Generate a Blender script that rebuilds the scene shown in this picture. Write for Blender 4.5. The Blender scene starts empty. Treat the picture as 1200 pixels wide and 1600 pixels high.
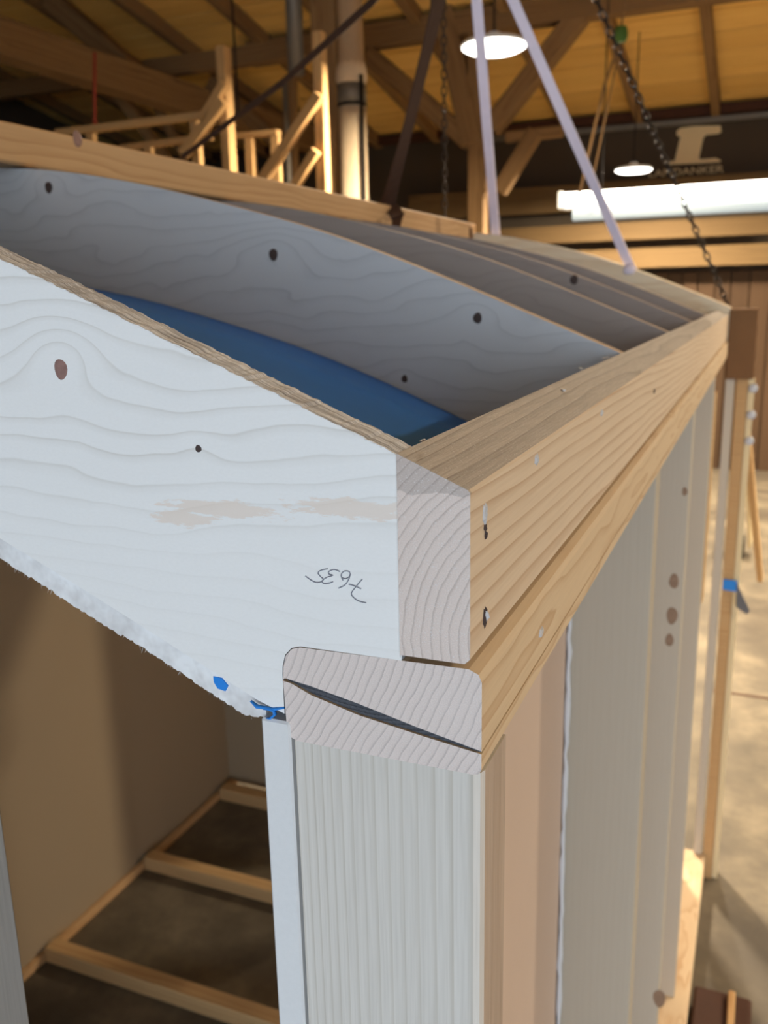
import bpy, bmesh, math, random
from mathutils import Vector, Matrix
random.seed(7)
S = bpy.context.scene
COL = S.collection

# ------------------------------------------------------------------ camera
CX, CY = 600.0, 800.0
VYp = (1200.0 - CX, 450.0 - CY)          # vanishing point of the long wall
VZp = (726.0 - CX, 6530.0 - CY)          # vanishing point of the posts
FPX = math.sqrt(-(VYp[0]*VZp[0] + VYp[1]*VZp[1]))
eY = Vector((VYp[0], VYp[1], FPX)).normalized()
eU = -Vector((VZp[0], VZp[1], FPX)).normalized()
eX = eY.cross(eU)
M3 = Matrix((eX, eY, eU))
CAM = Vector((0.1034, -0.3489, 0.2113))
cd = bpy.data.cameras.new('camera'); cam = bpy.data.objects.new('camera', cd); COL.objects.link(cam)
R = Matrix((M3.col[0], -M3.col[1], -M3.col[2])).transposed()
cam.matrix_world = Matrix.Translation(CAM) @ R.to_4x4()
cd.sensor_fit = 'HORIZONTAL'; cd.sensor_width = 36.0; cd.lens = 36.0 * FPX / 1200.0
cd.clip_start = 0.02; cd.clip_end = 200
cd.dof.use_dof = True; cd.dof.focus_distance = 0.44; cd.dof.aperture_fstop = 17.0
S.camera = cam

def ray(px, py): return M3 @ Vector((px - CX, py - CY, FPX))
def at(px, py, Y=None, X=None, Z=None):
    d = ray(px, py)
    if Y is not None: s = (Y - CAM.y) / d.y
    elif X is not None: s = (X - CAM.x) / d.x
    else: s = (Z - CAM.z) / d.z
    return CAM + d * s

# ------------------------------------------------------------------ world, daylight, exposure
S.view_settings.view_transform = 'Standard'; S.view_settings.look = 'None'
S.view_settings.exposure = 0.0; S.view_settings.gamma = 1.0
S.view_settings.use_curve_mapping = False
S.cycles.use_adaptive_sampling = True; S.cycles.adaptive_threshold = 0.06
S.cycles.max_bounces = 5; S.cycles.diffuse_bounces = 3; S.cycles.glossy_bounces = 2; S.cycles.transmission_bounces = 2
w = bpy.data.worlds.new('sky'); S.world = w; w.use_nodes = True
bg = w.node_tree.nodes['Background']
bg.inputs[0].default_value = (0.72, 0.85, 1.0, 1); bg.inputs[1].default_value = 6.2
GATE = (-1.2, 4.4, -1.9, 1.25, -5.0)      # x0, x1, z0, z1, y of the barn gate opening
ld = bpy.data.lights.new('gate_portal', 'AREA'); ld.shape = 'RECTANGLE'
ld.size = GATE[1]-GATE[0]; ld.size_y = GATE[3]-GATE[2]; ld.cycles.is_portal = True
lo = bpy.data.objects.new('gate_portal', ld); COL.objects.link(lo)
lo.location = ((GATE[0]+GATE[1])/2, GATE[4], (GATE[2]+GATE[3])/2); lo.rotation_euler = (math.radians(90), 0, 0)
LAMP_W = 380.0                            # watts of one pendant lamp
LAMP_COL = (1.0, 0.84, 0.62)

# ------------------------------------------------------------------ materials
class NT:
    def __init__(s, name):
        s.m = bpy.data.materials.new(name); s.m.use_nodes = True
        s.t = s.m.node_tree; s.t.nodes.clear()
        s.out = s.n('ShaderNodeOutputMaterial'); s.b = s.n('ShaderNodeBsdfPrincipled')
        s.t.links.new(s.b.outputs[0], s.out.inputs[0])
        s.b.inputs['Specular IOR Level'].default_value = 0.25
    def n(s, ty, **kw):
        x = s.t.nodes.new(ty)
        for k, v in kw.items(): setattr(x, k, v)
        return x
    def put(s, sock, v):
        if v is None: return
        if hasattr(v, 'is_output') or isinstance(v, bpy.types.NodeSocket): s.t.links.new(v, sock)
        else:
            if hasattr(sock, 'default_value') and isinstance(v, (tuple, list)) and len(v) == 3 and sock.type == 'RGBA': v = (*v, 1)
            sock.default_value = v
    def math(s, op, a, b=None, c=None, clamp=False):
        x = s.n('ShaderNodeMath', operation=op, use_clamp=clamp)
        for i, v in enumerate((a, b, c)): s.put(x.inputs[i], v)
        return x.outputs[0]
    def xyz(s, v):
        x = s.n('ShaderNodeSeparateXYZ'); s.put(x.inputs[0], v); return x.outputs
    def comb(s, a, b, c):
        x = s.n('ShaderNodeCombineXYZ')
        for i, v in enumerate((a, b, c)): s.put(x.inputs[i], v)
        return x.outputs[0]
    def noise(s, vec, scale, detail=3, rough=.5, dist=0):
        x = s.n('ShaderNodeTexNoise'); s.put(x.inputs['Vector'], vec)
        x.inputs['Scale'].default_value = scale; x.inputs['Detail'].default_value = detail
        x.inputs['Roughness'].default_value = rough; x.inputs['Distortion'].default_value = dist
        return x.outputs['Fac']
    def ramp(s, f, stops):
        x = s.n('ShaderNodeValToRGB'); s.put(x.inputs[0], f); e = x.color_ramp.elements
        while len(e) < len(stops): e.new(0.5)
        for i, (p, c) in enumerate(stops):
            e[i].position = p; e[i].color = (c, c, c, 1) if isinstance(c, (int, float)) else (*c, 1)
        return x.outputs[0]
    def mix(s, f, a, b, mode='MIX'):
        x = s.n('ShaderNodeMix', data_type='RGBA', blend_type=mode)
        s.put(x.inputs[0], f); s.put(x.inputs[6], a); s.put(x.inputs[7], b); return x.outputs[2]
    def bump(s, h, strength, dist):
        x = s.n('ShaderNodeBump'); s.put(x.inputs['Height'], h)
        x.inputs['Strength'].default_value = strength; x.inputs['Distance'].default_value = dist
        s.t.links.new(x.outputs[0], s.b.inputs['Normal'])
    def coord(s, rnd=True):
        o = s.n('ShaderNodeTexCoord').outputs['Object']
        if not rnd: return o
        r = s.n('ShaderNodeObjectInfo').outputs['Random']
        v = s.n('ShaderNodeVectorMath', operation='ADD'); s.put(v.inputs[0], o)
        s.put(v.inputs[1], s.comb(s.math('MULTIPLY', r, 31.7), 0, 0)); return v.outputs[0]
    def done(s, col, rough=.7, metal=0):
        s.put(s.b.inputs['Base Color'], col); s.put(s.b.inputs['Roughness'], rough)
        s.b.inputs['Metallic'].default_value = metal; return s.m

def srgb(r, g, b):
    f = lambda c: ((c/255+.055)/1.055)**2.4 if c/255 > .04045 else c/255/12.92
    return (f(r), f(g), f(b))

def wood(name, axis, light, dark, pith=(.03, .09), spacing=.004, wob=.006, tilt=(0, 0), fuzz=.25, rnd=False, longs=2.2, lo=.45, fibre=700, bump=.25, blotch=None, con=.6, logk=None, speck=0):
    """solid wood: growth rings around a pith line parallel to axis (end grain and long grain come out of one field)"""
    k = NT(name); c = k.coord(rnd); x, y, z = k.xyz(c)
    a, u, v = {'X': (x, y, z), 'Y': (y, x, z), 'Z': (z, x, y)}[axis]
    vec = k.comb(k.math('MULTIPLY', a, longs), k.math('MULTIPLY', u, 7), k.math('MULTIPLY', v, 7))
    n1 = k.math('MULTIPLY', k.math('SUBTRACT', k.noise(vec, 1.0, 2), .5), wob*2)
    vec2 = k.comb(k.math('MULTIPLY', a, longs), k.math('MULTIPLY', v, 9), k.math('MULTIPLY', u, 9))
    n2 = k.math('MULTIPLY', k.math('SUBTRACT', k.noise(vec2, 1.3, 2), .5), wob*2)
    du = k.math('ADD', k.math('SUBTRACT', u, pith[0]), k.math('ADD', n1, k.math('MULTIPLY', a, tilt[0])))
    dv = k.math('ADD', k.math('SUBTRACT', v, pith[1]), k.math('ADD', n2, k.math('MULTIPLY', a, tilt[1])))
    r = k.math('SQRT', k.math('ADD', k.math('MULTIPLY', du, du), k.math('MULTIPLY', dv, dv)))
    r = k.math('ADD', r, k.math('MULTIPLY', k.math('SUBTRACT', k.noise(k.comb(0, u, v), 60, 2), .5), spacing*.9))
    fr = k.math('FRACT', k.math('DIVIDE', r, spacing) if logk is None else k.math('MULTIPLY', k.math('LOGARITHM', r, math.e), logk))
    ring = k.ramp(fr, [(0, 0), (lo, .12), (.84, .6), (.94, 1), (1, 0)])
    ring = k.math('MULTIPLY', ring, k.math('ADD', k.math('MULTIPLY', k.noise(k.comb(k.math('MULTIPLY', a, 3), k.math('MULTIPLY', u, 40), k.math('MULTIPLY', v, 40)), 1.0, 3), 1.3), .35))
    fine = k.noise(k.comb(k.math('MULTIPLY', a, .025), u, v), fibre, 2, .6)
    big = k.noise(vec, .8, 2)
    col = k.mix(k.math('MULTIPLY', ring, con), light, dark)
    col = k.mix(k.math('MULTIPLY', k.math('SUBTRACT', fine, .3, clamp=True), fuzz*1.1), col, tuple(.6*q for q in dark))
    col = k.mix(k.math('MULTIPLY', k.math('SUBTRACT', big, .45, clamp=True), .55), col, tuple(.5*(p+q) for p, q in zip(light, dark)))
    if rnd:
        rr = k.n('ShaderNodeObjectInfo').outputs['Random']; col = k.mix(k.math('MULTIPLY', rr, .3), col, tuple(.62*q for q in dark))
    if blotch: col = blotch(k, col, x, y, z)
    if speck:
        sp_ = k.ramp(k.noise(c, speck, 2, .7), [(.60, 0), (.70, 1)])
        col = k.mix(k.math('MULTIPLY', sp_, .55), col, (.9, .9, .9))
    k.bump(k.math('ADD', fine, k.math('MULTIPLY', ring, .5)), bump, .0006)
    return k.done(col, .75)

def panel_wood(name, light, line, knots, spacing=.012, patch=None, contrast=.5, fade=None):
    """white flat-sawn softwood board: contour lines that hump over the knots"""
    k = NT(name); c = k.coord(False); x, y, z = k.xyz(c)
    f = k.math('DIVIDE', z, spacing)
    f = k.math('ADD', f, k.math('MULTIPLY', k.noise(k.comb(k.math('MULTIPLY', x, 5), 0, k.math('MULTIPLY', z, 12)), 1.0, 2), 4.6))
    f = k.math('ADD', f, k.math('MULTIPLY', k.noise(k.comb(k.math('MULTIPLY', x, 22), 0, k.math('MULTIPLY', z, 30)), 1.0, 2), .55))
    for kx, kz, s, amp in knots:
        dx = k.math('DIVIDE', k.math('SUBTRACT', x, kx), s*1.5); dz = k.math('DIVIDE', k.math('SUBTRACT', z, kz), s)
        g = k.math('EXPONENT', k.math('MULTIPLY', k.math('ADD', k.math('MULTIPLY', dx, dx), k.math('MULTIPLY', dz, dz)), -1))
        f = k.math('ADD', f, k.math('MULTIPLY', g, -amp))
    fr = k.math('FRACT', f)
    ln = k.ramp(fr, [(0, 0), (.6, .03), (.86, .4), (.95, 1), (1, 0)])
    soft = k.noise(k.comb(k.math('MULTIPLY', x, 8), 0, k.math('MULTIPLY', z, 30)), 1.0, 2)
    ln = k.math('MULTIPLY', ln, k.math('ADD', k.math('MULTIPLY', soft, 1.3), .1))
    if fade:
        mr = k.n('ShaderNodeMapRange'); k.put(mr.inputs[0], k.math('ADD', z, k.math('MULTIPLY', soft, .03))); mr.inputs[1].default_value = fade[0]; mr.inputs[2].default_value = fade[1]; mr.inputs[3].default_value = fade[2]; mr.inputs[4].default_value = 1.0
        ln = k.math('MULTIPLY', ln, mr.outputs[0])
    weave = k.noise(k.comb(k.math('MULTIPLY', x, .5), 0, z), 900, 2)
    weave2 = k.noise(k.comb(x, 0, k.math('MULTIPLY', z, .35)), 1300, 1)
    col = k.mix(k.math('MULTIPLY', ln, contrast, clamp=True), light, line)
    col = k.mix(k.math('MULTIPLY', k.math('SUBTRACT', weave, .35, clamp=True), .12), col, tuple(.7*q for q in line))
    col = k.mix(k.math('MULTIPLY', k.math('SUBTRACT', soft, .4, clamp=True), .35), col, tuple(.93*q for q in light))
    if patch: col = patch(k, col, x, z)
    k.bump(k.math('ADD', weave, weave2), .06, .0004)
    return k.done(col, .7)

def plain(name, col, rough=.6, metal=0, var=.12, scale=8, bump=0):
    k = NT(name); c = k.coord(True); n = k.noise(c, scale, 4, .6)
    cc = k.mix(n, tuple(q*(1-var) for q in col), tuple(min(1, q*(1+var)) for q in col))
    if bump: k.bump(k.noise(c, scale*12, 3), bump, .002)
    return k.done(cc, rough, metal)

def emit(name, col, strength, base=(.8, .8, .8)):
    k = NT(name); k.b.inputs['Emission Color'].default_value = (*col, 1); k.b.inputs['Emission Strength'].default_value = strength
    return k.done(base, .5)

def peach(k, col, x, z):                   # sanded-through patches of the front board
    def blob(cx, cz, rx, rz):
        a = k.math('DIVIDE', k.math('SUBTRACT', x, cx), rx); b = k.math('DIVIDE', k.math('SUBTRACT', z, cz), rz)
        return k.math('SUBTRACT', 1, k.math('SQRT', k.math('ADD', k.math('MULTIPLY', a, a), k.math('MULTIPLY', b, b))))
    b = k.math('MAXIMUM', blob(-.060, .1195, .046, .0065), k.math('MAXIMUM', blob(-.150, .1085, .028, .0055), blob(-.128, .1145, .045, .006)))
    n = k.noise(k.comb(k.math('MULTIPLY', x, 70), 0, k.math('MULTIPLY', z, 330)), 1.0, 4, .7)
    mk = k.ramp(k.math('ADD', b, k.math('MULTIPLY', k.math('SUBTRACT', n, .5), 1.9)), [(.28, 0), (.42, 1)])
    return k.mix(k.math('MULTIPLY', mk, .6), col, srgb(236, 214, 194))

def cutband(k, col, x, y, z):             # greyer upper band on the sawn end
    e = k.math('LESS_THAN', y, .0004)
    n = k.math('MULTIPLY', k.noise(k.comb(k.math('MULTIPLY', x, 80), 0, k.math('MULTIPLY', z, 80)), 1, 3), .008)
    top = k.math('GREATER_THAN', k.math('ADD', z, n), .1335)
    col = k.mix(k.math('MULTIPLY', k.math('MULTIPLY', top, e), .32), col, srgb(120, 112, 106))
    return col

W_LIGHT, W_DARK = srgb(232, 205, 172), srgb(190, 148, 104)
MAT = {}
MAT['gable'] = panel_wood('white_softwood_board', srgb(246, 243, 238), srgb(206, 198, 186), [(-.218, .188, .016, 1.9), (-.14, .145, .009, .5)], .0125, peach, .62, (.10, .16, .22))
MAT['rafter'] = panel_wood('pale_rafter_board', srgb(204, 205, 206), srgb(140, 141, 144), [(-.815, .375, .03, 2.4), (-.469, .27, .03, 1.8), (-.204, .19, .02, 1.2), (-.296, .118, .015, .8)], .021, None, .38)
MAT['rafter_shaded'] = panel_wood('shade_toned_rafter_board', srgb(166, 154, 146), srgb(124, 112, 104), [(-.3, .2, .03, 1.5)], .024, None, .35)  # rafter board copy, darkened to hold the shade on the boards further back
def edge_mat(name, light, dark):
    k = NT(name); c = k.coord(False); x, y, z = k.xyz(c)
    n = k.noise(k.comb(k.math('MULTIPLY', x, .05), y, k.math('MULTIPLY', z, .05)), 1100, 3, .7)
    n2 = k.noise(k.comb(k.math('MULTIPLY', x, .12), y, k.math('MULTIPLY', z, .12)), 260, 2)
    f = k.ramp(k.math('ADD', k.math('MULTIPLY', n, .6), k.math('MULTIPLY', n2, .4)), [(.36, 0), (.60, 1)])
    k.bump(f, .5, .0008)
    return k.done(k.mix(f, dark, light), .8)
MAT['edge'] = edge_mat('torn_board_edge', srgb(238, 239, 243), srgb(120, 117, 120))
MAT['edge_dark'] = edge_mat('rafter_edge', srgb(205, 178, 150), srgb(165, 138, 112))
MAT['lining_end'] = edge_mat('lining_end_grain', srgb(246, 244, 241), srgb(214, 209, 205))
MAT['rim'] = wood('rim_beam_spruce', 'Y', srgb(232, 212, 186), srgb(188, 150, 114), pith=(.030, .045), spacing=.0085, wob=.007, tilt=(.010, .03), longs=1.6, blotch=cutband, lo=.6, con=.62)
MAT['rim_end'] = wood('rim_beam_end_grain', 'Y', srgb(240, 222, 210), srgb(196, 176, 164), pith=(.042, .062), spacing=.0044, wob=.003, blotch=cutband, fuzz=.6, bump=.3, fibre=1900, speck=1500, lo=.7, con=.75)
MAT['rim_top'] = wood('rim_beam_sawn_top', 'Y', srgb(200, 190, 180), srgb(146, 134, 124), pith=(-.02, .09), spacing=.0036, wob=.004, tilt=(.012, 0), fuzz=.8, bump=.8, longs=2, fibre=1200, speck=900)
MAT['plate'] = wood('wall_plate_spruce', 'Y', srgb(228, 204, 170), srgb(194, 154, 112), pith=(-.012, .024), spacing=.011, wob=.016, longs=4.5, lo=.6)
MAT['plate_end'] = wood('wall_plate_end_grain', 'Y', srgb(242, 226, 216), srgb(196, 180, 172), pith=(-.33, .16), spacing=.0042, wob=.005, fuzz=.6, bump=.3, fibre=1900, speck=1500, lo=.7, con=.75)
MAT['split'] = wood('dark_split_wood', 'Y', srgb(96, 98, 104), srgb(36, 36, 40), pith=(-.05, .2), spacing=.002, wob=.004, fuzz=.8, bump=1)
MAT['post'] = wood('corner_post_spruce', 'Z', srgb(226, 219, 209), srgb(178, 164, 142), pith=(-.125, .03), spacing=.003, wob=.004, longs=.7, fuzz=.4, lo=.66, bump=.06, logk=13, con=.42)
MAT['post_side'] = wood('corner_post_rough_side', 'Z', srgb(202, 182, 164), srgb(168, 144, 124), pith=(-.175, .03), spacing=.005, wob=.003, fuzz=.7, bump=.6, con=.3)
MAT['stud'] = wood('wall_stud_spruce', 'Z', srgb(210, 201, 184), srgb(182, 162, 134), pith=(-.05, -.4), spacing=.009, wob=.01, longs=1.0, rnd=True, fuzz=.2, con=.1, bump=.04)
MAT['batten'] = wood('batten_spruce', 'Y', srgb(214, 176, 130), srgb(176, 128, 82), pith=(-.87, .45), spacing=.012, wob=.02, longs=2.5)
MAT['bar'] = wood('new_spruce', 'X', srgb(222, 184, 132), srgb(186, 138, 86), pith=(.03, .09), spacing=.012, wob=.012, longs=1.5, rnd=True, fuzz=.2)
MAT['old'] = wood('old_barn_timber', 'X', srgb(158, 124, 82), srgb(108, 78, 48), pith=(.05, .12), spacing=.02, wob=.03, longs=.8, rnd=True, fuzz=.5)
MAT['plank'] = wood('roof_boarding', 'X', srgb(252, 206, 118), srgb(226, 170, 84), pith=(.1, .3), spacing=.035, wob=.05, longs=.5, rnd=True, fuzz=.25)
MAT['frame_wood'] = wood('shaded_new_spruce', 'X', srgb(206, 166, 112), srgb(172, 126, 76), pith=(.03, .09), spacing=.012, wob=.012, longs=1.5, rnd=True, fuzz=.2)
MAT['rail_wood'] = wood('old_rail_timber', 'X', srgb(120, 96, 62), srgb(84, 64, 40), pith=(.05, .12), spacing=.02, wob=.03, longs=.8, rnd=True, fuzz=.5)
MAT['board'] = wood('old_wall_board', 'Z', srgb(84, 62, 42), srgb(54, 39, 26), pith=(.1, .3), spacing=.03, wob=.03, longs=.5, rnd=True, fuzz=.5)
MAT['lining_in'] = plain('inside_wall_lining', srgb(166, 148, 122), .6, 0, .05, 1.5)
MAT['lining_out'] = plain('lining_back', srgb(214, 192, 176), .65, 0, .05, 3)
MAT['white'] = plain('white_lining_board', srgb(230, 228, 225), .55, 0, .04, 300, .15)
MAT['blue'] = plain('blue_membrane', srgb(66, 138, 236), .45, 0, .15, 6)
MAT['bluetape'] = plain('blue_tape', srgb(50, 140, 228), .5, 0, .1, 20)
MAT['glue'] = plain('white_sealant', srgb(220, 222, 226), .4, 0, .05, 40)
MAT['knot'] = plain('knot', srgb(150, 116, 106), .6, 0, .45, 260)
MAT['knot_dark'] = plain('dark_knot', srgb(74, 60, 56), .6, 0, .35, 200)
MAT['knot_pale'] = plain('pale_knot', srgb(150, 124, 102), .6, 0, .3, 120)
MAT['plug'] = plain('wood_filler', srgb(216, 216, 218), .7, 0, .25, 500, .4)
MAT['pencil'] = plain('pencil_graphite', srgb(140, 140, 148), .6, 0, .3, 900)
MAT['steel'] = plain('chain_steel', srgb(60, 52, 46), .45, .8, .3, 60)
MAT['lilac'] = plain('lilac_webbing', srgb(246, 234, 246), .6, 0, .06, 40)
MAT['strap'] = plain('brown_webbing', srgb(84, 60, 46), .7, 0, .2, 40)
MAT['black'] = plain('black_cable', srgb(30, 27, 25), .6, 0, .1, 10)
MAT['red'] = plain('red_rope', srgb(170, 70, 50), .7, 0, .2, 30)
MAT['green'] = plain('green_hoist_hook', srgb(74, 110, 52), .5, 0, .2, 30)
MAT['greypaint'] = plain('taupe_painted_wall', srgb(78, 68, 56), .8, 0, .12, 1.2)
MAT['cream'] = plain('cream_paint', srgb(236, 216, 172), .7, 0, .06, 6)
MAT['pipe'] = plain('zinc_pipe', srgb(128, 122, 112), .5, .3, .15, 4)
MAT['fixture'] = plain('white_enamel', srgb(225, 228, 228), .4, 0, .03, 5)
MAT['grey'] = plain('grey_film', srgb(110, 110, 112), .5, 0, .2, 20)
MAT['brown'] = plain('brown_stained_block', srgb(128, 92, 58), .7, 0, .12, 12)
MAT['umber'] = plain('dark_brown_wood', srgb(70, 42, 28), .7, 0, .2, 20)
MAT['lamp'] = emit('lamp_diffuser', (1.0, .95, .86), 6.0)
MAT['tube'] = emit('fluorescent_tube', (1.0, .93, .80), 8.0)
MAT['tube_dim'] = emit('dim_fluorescent_tube', (.70, .90, 1.0), .38, (.3, .34, .36))
def concrete():
    k = NT('stained_concrete'); c = k.coord(False)
    n = k.noise(c, .9, 5, .6, .3); n2 = k.noise(c, 3.5, 6, .65); n3 = k.noise(c, 90, 3)
    col = k.ramp(n2, [(.30, srgb(86, 79, 68)), (.48, srgb(106, 97, 82)), (.62, srgb(128, 117, 98)), (.8, srgb(140, 130, 110))])
    col = k.mix(k.ramp(n, [(.40, .6), (.55, 0)]), col, srgb(72, 65, 58))
    col = k.mix(k.math('MULTIPLY', n3, .2), col, srgb(110, 98, 84))
    k.bump(n3, .15, .004)
    return k.done(col, k.math('ADD', k.math('MULTIPLY', n, .4), .35))
MAT['concrete'] = concrete()

# ------------------------------------------------------------------ mesh helpers
def link(name, verts, faces, mat, parent=None, smooth=False, mats=None, fmat=None, origin=None):
    me = bpy.data.meshes.new(name); o = Vector(origin) if origin is not None else Vector((0, 0, 0))
    me.from_pydata([tuple(Vector(v) - o) for v in verts], [], faces); me.update()
    for m in (mats or [mat]): me.materials.append(MAT[m] if isinstance(m, str) else m)
    if fmat:
        for p, i in zip(me.polygons, fmat): p.material_index = i
    bm = bmesh.new(); bm.from_mesh(me); bmesh.ops.recalc_face_normals(bm, faces=bm.faces); bm.to_mesh(me); bm.free()
    if smooth:
        for p in me.polygons: p.use_smooth = True
    ob = bpy.data.objects.new(name, me); COL.objects.link(ob); ob.location = o
    if parent: put(ob, parent)
    return ob
def wloc(o):
    return (wloc(o.parent) + o.matrix_parent_inverse.to_translation() + o.location) if o.parent else Vector(o.location)
def put(ob, parent):                        # parents are never rotated: keep world placement
    ob.parent = parent; ob.location = ob.location - wloc(parent)
    return ob
def empty(name, loc):
    o = bpy.data.objects.new(name, None); COL.objects.link(o); o.location = loc; o.empty_display_size = .1; return o
def tag(o, label=None, cat=None, group=None, kind=None):
    for k, v in (('label', label), ('category', cat), ('group', group), ('kind', kind)):
        if v: o[k] = v
    return o
BOXF = [(0, 1, 2, 3), (7, 6, 5, 4), (0, 4, 5, 1), (1, 5, 6, 2), (2, 6, 7, 3), (3, 7, 4, 0)]
def chamfer_box_data(dx, dy, dz, c):
    bm = bmesh.new(); bmesh.ops.create_cube(bm, size=1)
    for v in bm.verts: v.co = Vector((v.co.x*dx, v.co.y*dy, v.co.z*dz))
    if c: bmesh.ops.bevel(bm, geom=list(bm.edges), offset=c, segments=1, affect='EDGES')
    v = [tuple(q.co) for q in bm.verts]; bm.verts.index_update(); f = [[q.index for q in p.verts] for p in bm.faces]; bm.free()
    return v, f
def box(name, lo, hi, mat, parent=None, c=.002):
    lo, hi = Vector(lo), Vector(hi); d = hi - lo; m = (lo + hi)/2
    v, f = chamfer_box_data(d.x, d.y, d.z, min(c, .3*min(d)))
    return link(name, [Vector(q) + m for q in v], f, mat, parent, origin=m)
def wbox(name, lo, hi, mat, parent=None, c=.002):   # same, but texture space stays in world axes
    ob = box(name, lo, hi, mat, None, c); me = ob.data; t = Vector(ob.location)
    for v in me.vertices: v.co += t
    ob.location = (0, 0, 0)
    if parent: put_world(ob, parent)
    return ob
def put_world(ob, parent):
    ob.parent = parent; ob.matrix_parent_inverse = Matrix.Translation(-wloc(parent)); return ob
def bar(name, p, q, w, h, mat, parent=None, c=.004, up=(0, 0, 1)):
    """squared timber from p to q, local x along its length"""
    p, q = Vector(p), Vector(q); d = q - p; L = d.length; ax = d.normalized()
    u = Vector(up)
    if abs(ax.dot(u)) > .98: u = Vector((0, 1, 0))
    ay = u.cross(ax).normalized(); az = ax.cross(ay)
    v, f = chamfer_box_data(L, w, h, min(c, .25*min(w, h)))
    me = bpy.data.meshes.new(name); me.from_pydata(v, [], f); me.materials.append(MAT[mat]); me.update()
    ob = bpy.data.objects.new(name, me); COL.objects.link(ob)
    rot = Matrix((ax, ay, az)).transposed().to_4x4()
    mw = Matrix.Translation((p + q)/2) @ rot
    if parent:
        ob.parent = parent; mw = Matrix.Translation(-wloc(parent)) @ mw
    ob.matrix_basis = mw
    return ob
def tube_data(pts, r, n=8, flat=None, closed=False):
    pts = [Vector(p) for p in pts]; V = []; F = []; N = len(pts); prev = None
    for i, p in enumerate(pts):
        t = (pts[(i+1) % N] - pts[i-1]) if closed else (pts[min(i+1, N-1)] - pts[max(i-1, 0)])
        t.normalize()
        if prev is None:
            a = Vector((0, 0, 1)) if abs(t.z) < .9 else Vector((1, 0, 0)); s = t.cross(a).normalized()
        else: s = (prev - t*prev.dot(t)).normalized()
        prev = s; b = t.cross(s); rr = r[i] if isinstance(r, (list, tuple)) else r
        for j in range(n):
            an = 2*math.pi*j/n; V.append(p + s*(rr*math.cos(an)) + b*(rr*math.sin(an)*(flat or 1)))
    for i in range(N if closed else N-1):
        for j in range(n):
            a, b = i*n+j, i*n+(j+1) % n; i2 = (i+1) % N
            F.append((a, b, i2*n+(j+1) % n, i2*n+j))
    if not closed: F += [tuple(range(n))[::-1], tuple((N-1)*n+j for j in range(n))]
    return V, F
def tube(name, pts, r, mat, parent=None, n=8, flat=None, closed=False):
    V, F = tube_data(pts, r, n, flat, closed)
    return link(name, V, F, mat, parent, smooth=True, origin=Vector(pts[0]) if parent is None else Vector(pts[0]))
def ribbon(name, pts, w, th, wdir, mat, parent=None):
    """flat webbing: width w along wdir, thickness th"""
    pts = [Vector(p) for p in pts]; V = []; F = []
    for i, p in enumerate(pts):
        t = (pts[min(i+1, len(pts)-1)] - pts[max(i-1, 0)]).normalized()
        wd = Vector(wdir(i) if callable(wdir) else wdir); wd = (wd - t*wd.dot(t)).normalized(); nn = t.cross(wd)
        for a, b in ((-1, -1), (1, -1), (1, 1), (-1, 1)): V.append(p + wd*(a*w/2) + nn*(b*th/2))
    for i in range(len(pts)-1):
        for j in range(4): F.append((i*4+j, i*4+(j+1) % 4, i*4+4+(j+1) % 4, i*4+4+j))
    k = (len(pts)-1)*4; F += [(0, 1, 2, 3), (k+3, k+2, k+1, k)]
    return link(name, V, F, mat, parent, origin=pts[0])
def lathe(name, prof, c, mat, parent=None, n=32, mats=None, fmat_fn=None):
    V = []; F = []; fm = []
    for r, z in prof:
        for j in range(n): V.append((c[0]+r*math.cos(2*math.pi*j/n), c[1]+r*math.sin(2*math.pi*j/n), c[2]+z))
    for i in range(len(prof)-1):
        for j in range(n): F.append((i*n+j, i*n+(j+1) % n, (i+1)*n+(j+1) % n, (i+1)*n+j))
    F += [tuple(range(n)), tuple((len(prof)-1)*n+j for j in range(n))]
    return link(name, V, F, mat, parent, smooth=False, origin=c)

# ================================================================== THE BARN (setting)
FZ = -1.9
BY = 11.0                                   # back wall
EZ, SL = 2.19, .194                         # eave height and roof slope
XL, XR, YF = -8.5, 4.6, -5.0
def roofz(y): return EZ + SL*(BY - y)
RY = 2.5                                    # ridge line
RZ = roofz(RY)
fl = link('floor', [(XL, YF-3, FZ), (XR, YF-3, FZ), (XR, BY, FZ), (XL, BY, FZ), (XL, YF-3, FZ-.1), (XR, YF-3, FZ-.1), (XR, BY, FZ-.1), (XL, BY, FZ-.1)], BOXF, 'concrete'); tag(fl, kind='structure')
tag(wbox('floor_joint', (-.05, 4.41, FZ-.01), (XR, 4.435, FZ+.002), 'umber', fl, 0))
wb_ = box('wall_back', (XL, BY, FZ), (XR, BY+.2, EZ+.15), 'greypaint'); tag(wb_, kind='structure')
tag(box('wall_left', (XL-.2, YF, FZ), (XL, BY+.2, RZ), 'greypaint'), kind='structure')
tag(box('wall_right', (XR, YF, FZ), (XR+.2, BY+.2, RZ), 'greypaint'), kind='structure')
def front_wall():
    x0, x1, z0, z1, y = GATE
    o = empty('wall_front', (0, YF, FZ)); tag(o, kind='structure')
    wbox('wall_panel', (XL, YF-.2, FZ), (x0, YF, RZ), 'greypaint', o); wbox('wall_panel', (x1, YF-.2, FZ), (XR, YF, RZ), 'greypaint', o)
    wbox('wall_panel', (x0, YF-.2, z1), (x1, YF, RZ), 'greypaint', o)
front_wall()
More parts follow.
